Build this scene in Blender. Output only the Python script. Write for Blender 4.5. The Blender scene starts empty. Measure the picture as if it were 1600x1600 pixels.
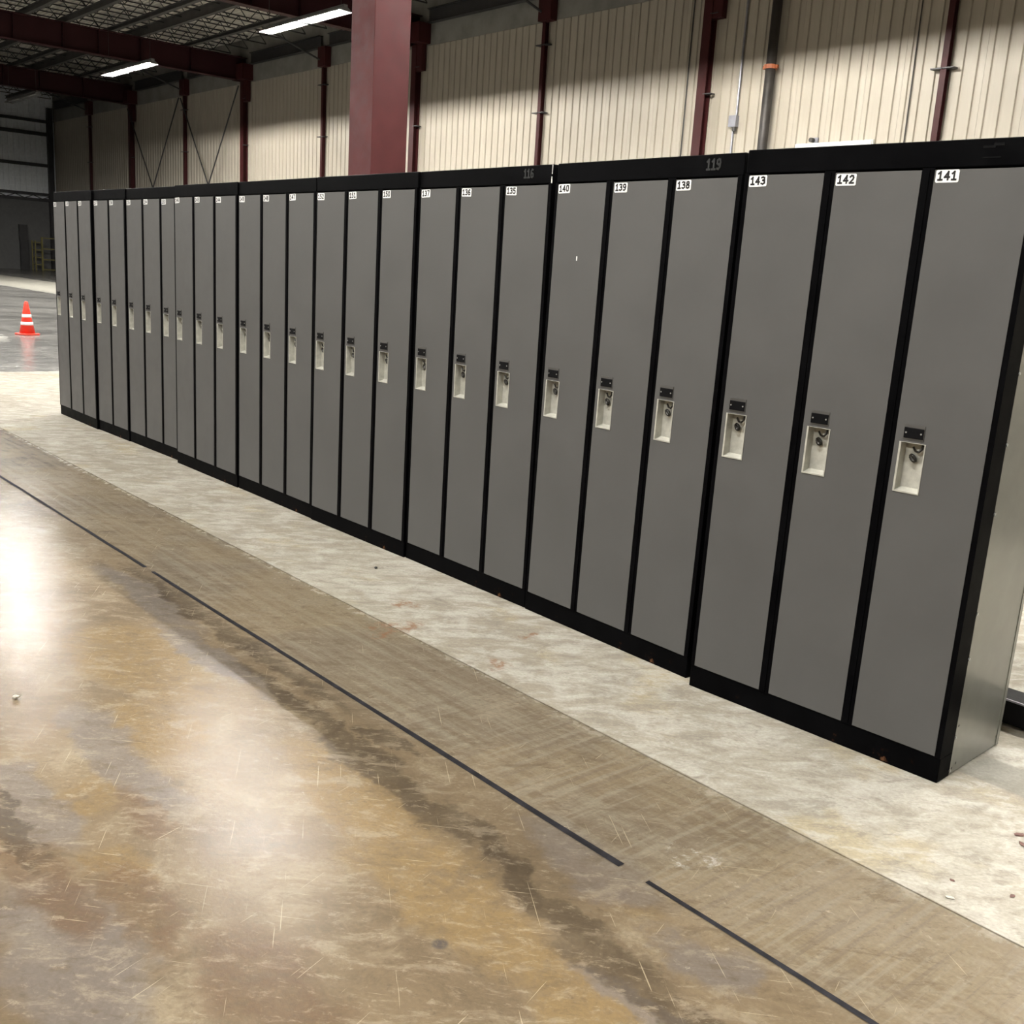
import bpy, bmesh, math, random
from mathutils import Matrix, Vector
random.seed(7)
S = bpy.context.scene
COL = S.collection

# ------------------------------------------------------------------ camera
R = [[0.65128029, 0.75639861, 0.06078753],
     [0.20730608, -0.10029197, -0.97312163],
     [-0.72997135, 0.64637657, -0.22212421]]
cam_data = bpy.data.cameras.new('camera')
cam_data.sensor_width = 36.0
cam_data.lens = 1620.036 / 1600 * 36.0
cam_data.clip_start = 0.05
cam_data.clip_end = 300
cam = bpy.data.objects.new('camera', cam_data)
COL.objects.link(cam)
rx, dn, fw = (Vector(r) for r in R)
M = Matrix((rx, -dn, -fw)).transposed().to_4x4()
M.translation = Vector((1.2643705, -2.87632756, 1.39975563))
cam.matrix_world = M
S.camera = cam

# ------------------------------------------------------------------ world, exposure
W = bpy.data.worlds.new('world')
S.world = W
W.use_nodes = True
W.node_tree.nodes['Background'].inputs[0].default_value = (0, 0, 0, 1)
W.node_tree.nodes['Background'].inputs[1].default_value = 0.0
S.view_settings.view_transform = 'Standard'
S.view_settings.look = 'None'
S.view_settings.gamma = 1.0
S.view_settings.use_curve_mapping = False
S.view_settings.exposure = 0.0
TUBE_STRENGTH = 2700.0
S.cycles.use_denoising = True
S.cycles.max_bounces = 8
S.cycles.diffuse_bounces = 2
S.cycles.glossy_bounces = 3
S.cycles.sample_clamp_indirect = 6.0
S.cycles.caustics_reflective = False
S.cycles.caustics_refractive = False


# ------------------------------------------------------------------ node helpers
class N:
    """tiny node-graph writer"""
    def __init__(s, name):
        s.m = bpy.data.materials.new(name)
        s.m.use_nodes = True
        s.t = s.m.node_tree
        s.b = s.t.nodes['Principled BSDF']

    def put(s, sock, v):
        if isinstance(v, bpy.types.NodeSocket):
            s.t.links.new(v, sock)
        elif isinstance(v, (tuple, list)) and len(v) == 3 and sock.type == 'RGBA':
            sock.default_value = (*v, 1)
        else:
            sock.default_value = v

    def pos(s):
        return s.t.nodes.new('ShaderNodeTexCoord').outputs['Object']

    def mapping(s, v, scale=(1, 1, 1), rot=(0, 0, 0), loc=(0, 0, 0)):
        if any(rot):                       # turn first, then stretch along the turned axes
            r = s.t.nodes.new('ShaderNodeMapping')
            s.put(r.inputs['Vector'], v)
            r.inputs['Rotation'].default_value = rot
            v, rot = r.outputs[0], (0, 0, 0)
        n = s.t.nodes.new('ShaderNodeMapping')
        s.put(n.inputs['Vector'], v)
        n.inputs['Scale'].default_value = scale
        n.inputs['Rotation'].default_value = rot
        n.inputs['Location'].default_value = loc
        return n.outputs[0]

    def noise(s, v, scale, detail=6, rough=0.6, dist=0.0, out=0):
        n = s.t.nodes.new('ShaderNodeTexNoise')
        s.put(n.inputs['Vector'], v)
        n.inputs['Scale'].default_value = scale
        n.inputs['Detail'].default_value = detail
        n.inputs['Roughness'].default_value = rough
        n.inputs['Distortion'].default_value = dist
        return n.outputs[out]

    def voronoi(s, v, scale):
        n = s.t.nodes.new('ShaderNodeTexVoronoi')
        s.put(n.inputs['Vector'], v)
        n.inputs['Scale'].default_value = scale
        return n.outputs['Distance']

    def math(s, op, a, b=0.0, c=0.0):
        n = s.t.nodes.new('ShaderNodeMath')
        n.operation = op
        s.put(n.inputs[0], a)
        s.put(n.inputs[1], b)
        if op in ('MULTIPLY_ADD',):
            s.put(n.inputs[2], c)
        return n.outputs[0]

    def ss(s, v, lo, hi, a=0.0, b=1.0):
        n = s.t.nodes.new('ShaderNodeMapRange')
        n.interpolation_type = 'SMOOTHSTEP'
        s.put(n.inputs['Value'], v)
        n.inputs['From Min'].default_value = lo
        n.inputs['From Max'].default_value = hi
        n.inputs['To Min'].default_value = a
        n.inputs['To Max'].default_value = b
        return n.outputs[0]

    def mix(s, f, a, b, mode='MIX'):
        n = s.t.nodes.new('ShaderNodeMix')
        n.data_type = 'RGBA'
        n.blend_type = mode
        n.clamp_factor = True
        s.put(n.inputs[0], f)
        s.put(n.inputs[6], a)
        s.put(n.inputs[7], b)
        return n.outputs[2]

    def sep(s, v):
        n = s.t.nodes.new('ShaderNodeSeparateXYZ')
        s.put(n.inputs[0], v)
        return n.outputs

    def comb(s, x, y, z):
        n = s.t.nodes.new('ShaderNodeCombineXYZ')
        for i, q in enumerate((x, y, z)):
            s.put(n.inputs[i], q)
        return n.outputs[0]

    def bump(s, h, strength=0.2, dist=0.01):
        n = s.t.nodes.new('ShaderNodeBump')
        n.inputs['Strength'].default_value = strength
        n.inputs['Distance'].default_value = dist
        s.put(n.inputs['Height'], h)
        s.put(s.b.inputs['Normal'], n.outputs[0])

    def done(s, col=None, rough=None, metal=None, spec=None):
        if col is not None: s.put(s.b.inputs['Base Color'], col)
        if rough is not None: s.put(s.b.inputs['Roughness'], rough)
        if metal is not None: s.put(s.b.inputs['Metallic'], metal)
        if spec is not None: s.put(s.b.inputs['Specular IOR Level'], spec)
        return s.m


def painted(name, col, rough=0.5, metal=0.0, var=0.12, scale=6.0, spec=0.5):
    n = N(name)
    if max(col) < 0.75 or 'cone' in name: col = tuple(0.75 * q for q in col)
    p = n.pos()
    f = n.noise(p, scale, 5, 0.6)
    dark = tuple(c * (1 - var) for c in col)
    lite = tuple(min(1, c * (1 + var)) for c in col)
    return n.done(n.mix(n.ss(f, 0.3, 0.7), dark, lite), n.ss(n.noise(p, scale * 2, 3), 0.3, 0.7, rough * 0.9, min(1, rough * 1.1)), metal, spec)


def emitter(name, col, strength):
    n = N(name)
    n.put(n.b.inputs['Base Color'], col)
    n.put(n.b.inputs['Emission Color'], col)
    n.b.inputs['Emission Strength'].default_value = strength
    return n.m


# ------------------------------------------------------------------ floor material
def floor_material():
    n = N('worn_concrete')
    p = n.pos()
    x, y, z = n.sep(p)
    warp = n.noise(p, 2.2, 6, 0.62, 0.0, 1)          # colour output, used to wobble edges
    wx, wy, wz = n.sep(warp)
    warp2 = n.noise(p, 9.0, 5, 0.6, 0.0, 1)
    ux, uy, uz = n.sep(warp2)
    px = n.math('ADD', x, n.math('MULTIPLY_ADD', wx, 0.5, n.math('MULTIPLY_ADD', ux, 0.14, -0.32)))
    py = n.math('ADD', y, n.math('MULTIPLY_ADD', wy, 0.34, n.math('MULTIPLY_ADD', uy, 0.12, -0.23)))

    def blob(cx, cy, ax, ay, soft=0.55):
        dx = n.math('DIVIDE', n.math('SUBTRACT', px, cx), ax)
        dy = n.math('DIVIDE', n.math('SUBTRACT', py, cy), ay)
        r = n.math('ADD', n.math('MULTIPLY', dx, dx), n.math('MULTIPLY', dy, dy))
        return n.ss(r, 1.0 - soft, 1.0 + soft, 1.0, 0.0)

    def union(lst):
        o = lst[0]
        for q in lst[1:]:
            o = n.math('MAXIMUM', o, q)
        return o

    big = n.noise(p, 0.9, 7, 0.62, 0.3)
    med = n.noise(n.mapping(p, loc=(3, 7, 0)), 4.0, 8, 0.66, 0.4)
    fine = n.noise(n.mapping(p, loc=(11, 2, 0)), 22.0, 6, 0.7, 0.3)
    grit = n.noise(n.mapping(p, loc=(1, 9, 0)), 90.0, 3, 0.6)
    trowel = n.noise(n.mapping(p, scale=(6.5, 14, 1), rot=(0, 0, -0.86)), 1.0, 8, 0.74, 0.5)
    smear = n.noise(n.mapping(p, scale=(18, 42, 1), rot=(0, 0, -0.7), loc=(4, 1, 0)), 1.0, 6, 0.74, 0.4)
    speck = n.noise(n.mapping(p, loc=(8, 3, 0)), 55.0, 6, 0.75, 0.4)
    streak = n.noise(n.mapping(p, scale=(1.1, 26, 1)), 1.0, 5, 0.6)
    # ---- pale bare concrete
    pale = n.mix(n.ss(big, 0.35, 0.66), (0.37, 0.33, 0.265), (0.49, 0.455, 0.385))
    pale = n.mix(n.ss(med, 0.48, 0.62, 0, 0.75), pale, (0.57, 0.54, 0.475))
    yel = n.noise(n.mapping(p, loc=(5, 5, 0)), 2.3, 5, 0.6)
    pale = n.mix(n.ss(yel, 0.54, 0.68, 0, 0.6), pale, (0.47, 0.385, 0.23))
    pale = n.mix(n.ss(trowel, 0.50, 0.62, 0, 0.6), pale, (0.285, 0.255, 0.215))
    pale = n.mix(n.ss(trowel, 0.40, 0.50, 0.55, 0), pale, (0.61, 0.58, 0.525))
    pale = n.mix(n.ss(smear, 0.55, 0.68, 0, 0.55), pale, (0.27, 0.24, 0.205))
    pale = n.mix(n.ss(speck, 0.57, 0.70, 0, 0.5), pale, (0.30, 0.27, 0.235))
    pale = n.mix(n.ss(speck, 0.30, 0.42, 0.35, 0), pale, (0.63, 0.605, 0.55))
    # ---- sealed brown concrete
    br = n.mix(n.ss(big, 0.34, 0.66), (0.150, 0.112, 0.070), (0.25, 0.190, 0.118))
    br = n.mix(n.ss(med, 0.48, 0.66, 0, 0.7), br, (0.29, 0.235, 0.158))
    ochre = union([blob(-2.17, -1.55, 0.42, 0.16), blob(-1.32, -2.04, 0.12, 0.09), blob(-1.63, -1.72, 0.22, 0.10),
                   blob(-0.39, -1.53, 0.36, 0.13), blob(-0.03, -1.53, 0.26, 0.10), blob(-0.92, -2.09, 0.09, 0.06),
                   blob(-0.95, -1.45, 0.35, 0.10), blob(0.35, -1.62, 0.3, 0.12), blob(-0.25, -1.2, 0.2, 0.05)])
    ochre = n.math('MULTIPLY', ochre, n.ss(n.math('ADD', n.math('MULTIPLY', med, 0.5), n.math('MULTIPLY', fine, 0.5)), 0.36, 0.56, 0.1, 0.95))
    br = n.mix(ochre, br, (0.215, 0.150, 0.072))
    greyish = union([blob(-2.84, -1.27, 0.5, 0.075), blob(-2.05, -1.34, 0.4, 0.06), blob(-1.47, -1.88, 0.42, 0.08),
                     blob(-0.3, -1.17, 0.22, 0.08), blob(0.1, -1.22, 0.12, 0.08), blob(-0.62, -2.3, 0.4, 0.14),
                     blob(-1.35, -2.16, 0.3, 0.08), blob(0.12, -1.44, 0.12, 0.05)])
    br = n.mix(n.math('MULTIPLY', greyish, 0.7), br, (0.165, 0.145, 0.132))
    redd = n.math('MULTIPLY', union([blob(-0.95, -2.25, 0.25, 0.07), blob(-1.1, -1.95, 0.16, 0.05), blob(-0.75, -2.12, 0.2, 0.06), blob(-0.35, -2.0, 0.3, 0.1)]), n.ss(med, 0.3, 0.6, 0.2, 0.8))
    br = n.mix(redd, br, (0.125, 0.078, 0.045))
    dark = union([blob(-3.7, -1.0, 1.1, 0.04), blob(-2.3, -1.17, 0.9, 0.045), blob(-1.45, -1.29, 0.45, 0.04),
                  blob(-1.0, -1.33, 0.32, 0.05), blob(-0.68, -1.34, 0.2, 0.05), blob(-0.2, -1.345, 0.36, 0.045),
                  blob(0.12, -1.40, 0.24, 0.05), blob(-1.12, -1.22, 0.1, 0.03), blob(-1.3, -2.22, 0.3, 0.03)])
    br = n.mix(n.math('MULTIPLY', dark, n.ss(med, 0.25, 0.6, 0.95, 0.55)), br, (0.062, 0.046, 0.030))
    # strip between the joint and the black line is a flatter taupe with long streaks
    strip = n.ss(n.math('ADD', y, n.math('MULTIPLY', wy, 0.1)), -1.16, -0.98)
    taupe = n.mix(n.ss(streak, 0.35, 0.68), (0.185, 0.148, 0.104), (0.27, 0.232, 0.172))
    taupe = n.mix(n.ss(big, 0.42, 0.62, 0, 0.6), taupe, (0.30, 0.225, 0.12))
    taupe = n.mix(n.ss(trowel, 0.52, 0.68, 0, 0.5), taupe, (0.16, 0.135, 0.105))
    ystreak = n.noise(n.mapping(p, scale=(34, 1.3, 1)), 1.0, 6, 0.65)
    ysel = n.ss(n.math('MULTIPLY_ADD', wx, 0.6, x), -1.3, -0.7)
    taupe = n.mix(n.math('MULTIPLY', ysel, n.ss(ystreak, 0.50, 0.62, 0, 0.6)), taupe, (0.31, 0.268, 0.205))
    taupe = n.mix(n.math('MULTIPLY', ysel, n.ss(ystreak, 0.38, 0.48, 0.5, 0)), taupe, (0.16, 0.13, 0.10))
    taupe = n.mix(n.ss(big, 0.5, 0.62, 0, 0.35), taupe, (0.25, 0.225, 0.20))
    br = n.mix(n.math('MULTIPLY', strip, 0.85), br, taupe)
    # trowel marks, pale flecks and grit
    br = n.mix(n.ss(trowel, 0.52, 0.64, 0, 0.45), br, (0.34, 0.28, 0.20))
    br = n.mix(n.ss(trowel, 0.36, 0.47, 0.5, 0), br, (0.125, 0.094, 0.058))
    br = n.mix(n.ss(smear, 0.55, 0.68, 0, 0.5), br, (0.36, 0.295, 0.21))
    br = n.mix(n.ss(smear, 0.32, 0.44, 0.4, 0), br, (0.11, 0.085, 0.055))
    br = n.mix(n.ss(speck, 0.58, 0.70, 0, 0.4), br, (0.09, 0.07, 0.048))
    fleck = n.math('MULTIPLY', n.ss(fine, 0.62, 0.70), n.ss(big, 0.44, 0.6))
    br = n.mix(n.math('MULTIPLY', fleck, 0.55), br, (0.50, 0.43, 0.34))
    br = n.mix(n.ss(n.noise(n.mapping(p, loc=(31, 17, 0)), 16, 6, 0.7), 0.60, 0.74, 0, 0.5), br, (0.10, 0.075, 0.05))
    # scratches in two directions
    for rot, sc, lo in ((0.55, (3.0, 150, 1), 0.705), (-0.75, (4.0, 170, 1), 0.715), (1.25, (5.0, 190, 1), 0.72)):
        s1 = n.noise(n.mapping(p, scale=sc, rot=(0, 0, rot)), 1.0, 2, 0.5)
        br = n.mix(n.ss(s1, lo, lo + 0.03, 0, 0.42), br, (0.62, 0.52, 0.36))
    # ---- far grey sealed bay
    fg = n.mix(n.ss(n.noise(n.mapping(p, scale=(0.5, 0.16, 1)), 1.6, 6, 0.6), 0.36, 0.64), (0.165, 0.162, 0.156), (0.32, 0.312, 0.295))
    fg = n.mix(n.ss(med, 0.5, 0.7, 0, 0.3), fg, (0.30, 0.28, 0.25))
    lane = union([n.math('MULTIPLY', n.ss(n.math('MULTIPLY_ADD', wy, 0.7, y), 7.9, 8.3), n.ss(n.math('MULTIPLY_ADD', wy, 0.7, y), 11.3, 11.7, 1, 0)),
                  n.math('MULTIPLY', blob(-17.5, 1.4, 2.2, 0.5), 0.7)])
    fg = n.mix(lane, fg, (0.47, 0.45, 0.39))
    fg = n.mix(n.math('MULTIPLY', n.ss(y, 3.4, 3.5), n.ss(x, -11.0, -10.9)), fg, (0.11, 0.10, 0.09))  # unseen floor behind the lockers, darkened to weaken bounce on the wall
    # ---- regions
    spill = n.math('MULTIPLY', n.ss(n.math('MULTIPLY_ADD', ux, 0.10, y), -0.61, -0.53), n.ss(fine, 0.40, 0.62, 0.05, 0.45))
    m_pale = n.math('MAXIMUM', n.ss(n.math('MULTIPLY_ADD', ux, 0.02, y), -0.592, -0.580), spill)
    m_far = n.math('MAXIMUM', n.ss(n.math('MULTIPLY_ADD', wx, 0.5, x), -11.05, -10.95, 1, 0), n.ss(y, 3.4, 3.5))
    # cast shadow painted as a grey patch beside the near end of the lockers
    shadow_patch = n.math('MULTIPLY', n.ss(x, -0.03, 0.01), n.math('MULTIPLY', n.ss(y, 0.135, 0.15), n.ss(n.math('MULTIPLY_ADD', uy, 0.03, y), 0.335, 0.355, 1, 0)))
    pale = n.mix(n.math('MULTIPLY', shadow_patch, 0.7), pale, (0.27, 0.26, 0.225))
    # faint saw cuts across the pale strip
    for cx, k_ in ((0.155, 0.45), (-0.44, 0.22)):
        d = n.math('ABSOLUTE', n.math('SUBTRACT', n.math('MULTIPLY_ADD', ux, 0.02, x), cx + 0.01))
        pale = n.mix(n.math('MULTIPLY', n.ss(d, 0.002, 0.016, k_, 0), n.ss(med, 0.35, 0.6)), pale, (0.25, 0.22, 0.18))
    col = n.mix(m_pale, br, pale)
    # rust scuffs dragged across the joint
    rust = union([blob(-2.18, -0.38, 0.10, 0.05), blob(-1.95, -0.58, 0.06, 0.12), blob(-1.40, -0.49, 0.05, 0.05), blob(-1.61, -0.2, 0.03, 0.05)])
    rust = n.math('MULTIPLY', rust, n.ss(fine, 0.42, 0.62))
    col = n.mix(n.math('MULTIPLY', rust, 0.75), col, (0.27, 0.125, 0.06))
    # oily spot and white scuff
    ds = n.math('ADD', n.math('MULTIPLY', n.math('SUBTRACT', x, -0.262), n.math('SUBTRACT', x, -0.262)),
                n.math('MULTIPLY', n.math('SUBTRACT', y, -1.653), n.math('SUBTRACT', y, -1.653)))
    col = n.mix(n.math('MULTIPLY', n.ss(ds, 0.0001, 0.0005, 1, 0), n.ss(grit, 0.35, 0.6, 0.5, 1)), col, (0.09, 0.075, 0.065))
    col = n.mix(n.math('MULTIPLY', blob(-0.21, -0.92, 0.10, 0.06), n.ss(fine, 0.5, 0.66)), col, (0.56, 0.54, 0.50))
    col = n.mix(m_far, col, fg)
    col = n.mix(n.ss(grit, 0.35, 0.7, 0.16, 0.0), col, (0.06, 0.05, 0.04))
    # ---- gloss: sealed parts shine, bare parts do not
    r_br = n.ss(n.math('ADD', n.math('MULTIPLY', med, 0.5), n.math('MULTIPLY', speck, 0.5)), 0.35, 0.65, 0.15, 0.25)
    r_pale = n.ss(med, 0.3, 0.7, 0.52, 0.68)
    r_far = n.ss(med, 0.3, 0.7, 0.16, 0.28)
    m = n.t.nodes
    def mixf(f, a, b):
        return n.math('ADD', n.math('MULTIPLY', a, n.math('SUBTRACT', 1.0, f)), n.math('MULTIPLY', b, f))
    rough = mixf(m_pale, r_br, r_pale)
    rough = mixf(n.math('MULTIPLY', m_far, n.math('SUBTRACT', 1.0, lane)), rough, r_far)
    n.bump(n.math('ADD', n.math('MULTIPLY', speck, 0.35), n.math('ADD', n.math('MULTIPLY', fine, 0.5), n.math('MULTIPLY', med, 0.8))), 0.2, 0.005)
    col = n.mix(1.0, col, (0.75, 0.75, 0.75), 'MULTIPLY')
    return n.done(col, rough, 0.0, mixf(m_far, 0.062, 0.33))


# ------------------------------------------------------------------ other materials
def wall_material():
    n = N('cream_wall_sheet')
    p = n.pos()
    f = n.noise(n.mapping(p, scale=(3, 3, 0.25)), 1.2, 5, 0.6)
    c = n.mix(n.ss(f, 0.3, 0.7), (0.405, 0.363, 0.292), (0.46, 0.418, 0.345))
    g = n.noise(n.mapping(p, scale=(60, 60, 0.4)), 1.0, 3, 0.5)
    c = n.mix(n.ss(g, 0.5, 0.75, 0, 0.15), c, (0.30, 0.265, 0.215))
    return n.done(c, 0.5, 0.0, 0.4)


def black_material():
    n = N('black_enamel')
    p = n.pos()
    x, y, z = n.sep(p)
    f = n.noise(p, 7, 6, 0.6)
    c = n.mix(n.ss(f, 0.3, 0.7), (0.0012, 0.0012, 0.0015), (0.0024, 0.0024, 0.0028))
    low = n.ss(z, 0.0, 0.05, 1, 0)
    r = n.math('MULTIPLY', low, n.ss(n.noise(n.mapping(p, loc=(2, 3, 4)), 14, 5, 0.65), 0.58, 0.68))
    c = n.mix(n.math('MULTIPLY', r, 0.7), c, (0.15, 0.07, 0.035))
    return n.done(c, n.ss(f, 0.3, 0.7, 0.42, 0.52), 0.0, 0.02)


def galv_material():
    n = N('grey_green_steel_side')
    p = n.pos()
    f = n.noise(p, 3, 4, 0.6)
    c = n.mix(n.ss(f, 0.3, 0.7), (0.215, 0.215, 0.19), (0.25, 0.25, 0.222))
    return n.done(c, n.ss(f, 0.3, 0.7, 0.20, 0.27), 0.25, 0.5)


M_FLOOR = floor_material()
M_WALL = wall_material()
M_BLACK = black_material()
M_SIDE = galv_material()
M_DOOR = painted('grey_door_enamel', (0.112, 0.110, 0.108), 0.5, 0.0, 0.05, 3.0, 0.25)
M_CUP = painted('bare_stamped_steel', (0.66, 0.65, 0.58), 0.42, 0.35, 0.14, 30, 0.5)
M_LATCH = painted('blackened_latch_steel', (0.02, 0.018, 0.015), 0.45, 0.3, 0.2, 20)
M_PLATE = painted('black_label_holder', (0.006, 0.006, 0.007), 0.45, 0, 0.1, 6, 0.08)
M_HOLDER = painted('dull_holder_rim', (0.10, 0.096, 0.09), 0.45, 0.2)
M_RIVET = painted('bright_rivet', (0.6, 0.6, 0.58), 0.3, 0.6)
M_STICKER = painted('white_sticker', (0.85, 0.85, 0.84), 0.5, 0, 0.02)
M_INK = painted('black_ink', (0.012, 0.011, 0.014), 0.6)
M_STENCIL = painted('worn_grey_stencil', (0.0135, 0.0145, 0.0145), 0.6, 0, 0.4, 60)
M_SCUFF = painted('faint_scuff', (0.0065, 0.0065, 0.007), 0.5, 0, 0.3, 60, 0.05)
M_RED = painted('dark_red_primer', (0.068, 0.0165, 0.017), 0.5, 0, 0.12, 2.0, 0.2)
M_GIRDER = painted('dark_girder_primer', (0.048, 0.0145, 0.017), 0.55, 0, 0.12, 2.0, 0.15)
M_REDCOL = painted('worn_red_paint', (0.066, 0.0165, 0.017), 0.6, 0, 0.10, 3.0, 0.12)
M_DARKSTEEL = painted('dark_grey_steel', (0.05, 0.048, 0.05), 0.5, 0.2)
M_BEAM = painted('grey_roof_beam_paint', (0.11, 0.105, 0.10), 0.55, 0, 0.15, 3, 0.2)
M_JOIST = painted('dull_steel_joist', (0.045, 0.043, 0.04), 0.55, 0.2)
M_DECK = painted('white_roof_deck', (0.80, 0.76, 0.68), 0.6, 0, 0.06)
M_FASCIA = painted('grey_insulation_facing', (0.33, 0.32, 0.29), 0.7, 0, 0.15, 1.5, 0.2)
M_ENDUP = painted('grey_blue_wall_sheet', (0.80, 0.83, 0.86), 0.6, 0, 0.06)
M_ENDLOW = painted('dark_grey_block', (0.15, 0.15, 0.148), 0.7, 0, 0.08)
M_REFL = painted('white_reflector', (0.22, 0.22, 0.217), 0.4)
M_TUBE = emitter('lit_tube', (1.0, 0.975, 0.915), TUBE_STRENGTH)
M_TUBE_OFF = painted('unlit_tube', (0.7, 0.7, 0.7), 0.3)
M_PIPE = painted('blackened_iron_pipe', (0.055, 0.048, 0.043), 0.5, 0.3, 0.35, 3)
M_ORANGE = painted('orange_coupling', (0.55, 0.16, 0.06), 0.5)
M_CONDUIT = painted('grey_conduit', (0.36, 0.36, 0.40), 0.4, 0.5)
M_WIRE = painted('dark_cable', (0.06, 0.055, 0.05), 0.6)
M_ROLL = painted('white_overhead_door', (0.80, 0.79, 0.74), 0.5, 0, 0.03)
M_CONE = painted('orange_red_plastic', (0.80, 0.045, 0.022), 0.45, 0, 0.06)
M_CONEBAND = painted('white_reflective_band', (0.85, 0.80, 0.78), 0.4)
M_YELLOW = painted('faded_yellow_paint', (0.22, 0.19, 0.06), 0.6)
M_FILLER = painted('black_joint_filler', (0.022, 0.021, 0.025), 0.75, 0, 0.45, 30, 0.1)
M_SUB = painted('dark_joint_bed', (0.12, 0.10, 0.08), 0.8)
M_CHIP = painted('rusty_flake', (0.16, 0.075, 0.06), 0.7, 0, 0.3, 60)
M_CRUMB = painted('pale_crumb', (0.62, 0.58, 0.50), 0.8)
M_BAREMETAL = painted('bare_metal_scrape', (0.75, 0.74, 0.70), 0.4, 0.3, 0.3, 60)


# ------------------------------------------------------------------ mesh helpers
class MB:
    def __init__(s):
        s.v = []
        s.f = []

    def box(s, x0, x1, y0, y1, z0, z1):
        i = len(s.v)
        s.v += [(x0, y0, z0), (x1, y0, z0), (x1, y1, z0), (x0, y1, z0), (x0, y0, z1), (x1, y0, z1), (x1, y1, z1), (x0, y1, z1)]
        s.f += [tuple(i + k for k in q) for q in ((0, 3, 2, 1), (4, 5, 6, 7), (0, 1, 5, 4), (1, 2, 6, 5), (2, 3, 7, 6), (3, 0, 4, 7))]
        return s

    def quad(s, a, b, c, d):
        i = len(s.v)
        s.v += [a, b, c, d]
        s.f.append((i, i + 1, i + 2, i + 3))
        return s

    def tube(s, a, b, r, n=8, r2=None):
        a, b = Vector(a), Vector(b)
        d = (b - a).normalized()
        u = d.orthogonal().normalized()
        w = d.cross(u)
        r2 = r if r2 is None else r2
        i = len(s.v)
        for k in range(n):
            t = 2 * math.pi * k / n
            o = u * math.cos(t) + w * math.sin(t)
            s.v.append(tuple(a + o * r))
            s.v.append(tuple(b + o * r2))
        for k in range(n):
            j = (k + 1) % n
            s.f.append((i + 2 * k, i + 2 * j, i + 2 * j + 1, i + 2 * k + 1))
        s.f.append(tuple(i + 2 * k for k in range(n))[::-1])
        s.f.append(tuple(i + 2 * k + 1 for k in range(n)))
        return s

    def lathe(s, prof, n=24, c=(0, 0, 0)):
        i = len(s.v)
        for r, z in prof:
            for k in range(n):
                t = 2 * math.pi * k / n
                s.v.append((c[0] + r * math.cos(t), c[1] + r * math.sin(t), c[2] + z))
        for a in range(len(prof) - 1):
            for k in range(n):
                j = (k + 1) % n
                s.f.append((i + a * n + k, i + a * n + j, i + (a + 1) * n + j, i + (a + 1) * n + k))
        s.f.append(tuple(i + k for k in range(n))[::-1])
        s.f.append(tuple(i + (len(prof) - 1) * n + k for k in range(n)))
        return s

    def mesh(s, name, smooth=False):
        me = bpy.data.meshes.new(name)
        me.from_pydata(s.v, [], s.f)
        me.update()
        if smooth:
            me.polygons.foreach_set('use_smooth', [True] * len(me.polygons))
        return me


def link(name, me, mat, parent=None, loc=(0, 0, 0), rot=None):
    o = bpy.data.objects.new(name, me)
    COL.objects.link(o)
    if me is not None and mat is not None and not me.materials:
        me.materials.append(mat)
    o.parent = parent
    o.location = loc
    if rot: o.rotation_euler = rot
    return o


def bevel(o, w, seg=2):
    m = o.modifiers.new('bevel', 'BEVEL')
    m.width = w
    m.segments = seg
    m.limit_method = 'ANGLE'
    return o


def tag(o, label, cat, group=None):
    o['label'] = label
    o['category'] = cat
    if group: o['group'] = group
    return o


def thing(name, label, cat, loc=(0, 0, 0), rotz=0.0, group=None):
    o = bpy.data.objects.new(name, None)
    COL.objects.link(o)
    o.empty_display_size = 0.1
    o.location = loc
    o.rotation_euler = (0, 0, rotz)
    return tag(o, label, cat, group)


def struct(name, me, mat, parent=None, loc=(0, 0, 0), rot=None):
    o = link(name, me, mat, parent, loc, rot)
    o['kind'] = 'structure'
    return o


def dup(root, loc, label=None):
    def cp(o, par):
        c = o.copy()
        COL.objects.link(c)
        c.parent = par
        for k in list(o.children):
            cp(k, c)
        return c
    r = cp(root, None)
    r.location = loc
    if label: r['label'] = label
    return r


# ------------------------------------------------------------------ building shell
YW = 18.3            # long wall behind the lockers
XE = -65.1           # far end wall
XR, YF, ZC = 22.0, -27.0, 10.15
BAY = 12.2
FR = [-16.4 - BAY * k for k in range(4)]           # main frame lines seen in the photo
FR_ALL = [8.0, -4.2] + FR
MID = [-10.2, -22.4, -34.5, -46.7, -58.9]

fl = struct('floor', MB().box(XE - 0.3, XR, YF, YW + 0.3, -0.2, -0.012).mesh('floor'), M_SUB)
link('slab', MB().box(XE - 0.3, XR, -0.597, YW + 0.3, -0.012, 0).mesh('slab'), M_FLOOR, fl)
link('slab', MB().box(XE - 0.3, XR, YF, -0.603, -0.012, 0).mesh('slab'), M_FLOOR, fl)
for x0, x1, w in ((-0.16, 6.0, 0.017), (-3.15, -0.245, 0.019), (-22.0, -3.23, 0.019)):
    mb = MB()
    k = max(2, int((x1 - x0) / 0.25))
    pts = [(x0 + (x1 - x0) * i / k, -1.108 + random.uniform(-.0015, .0015), w / 2 * random.uniform(0.8, 1.15)) for i in range(k + 1)]
    for a, b in zip(pts, pts[1:]):
        mb.quad((a[0], a[1] - a[2], 0.0016), (b[0], b[1] - b[2], 0.0016), (b[0], b[1] + b[2], 0.0016), (a[0], a[1] + a[2], 0.0016))
    link('joint_filler', mb.mesh('joint_filler'), M_FILLER, fl)


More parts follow.
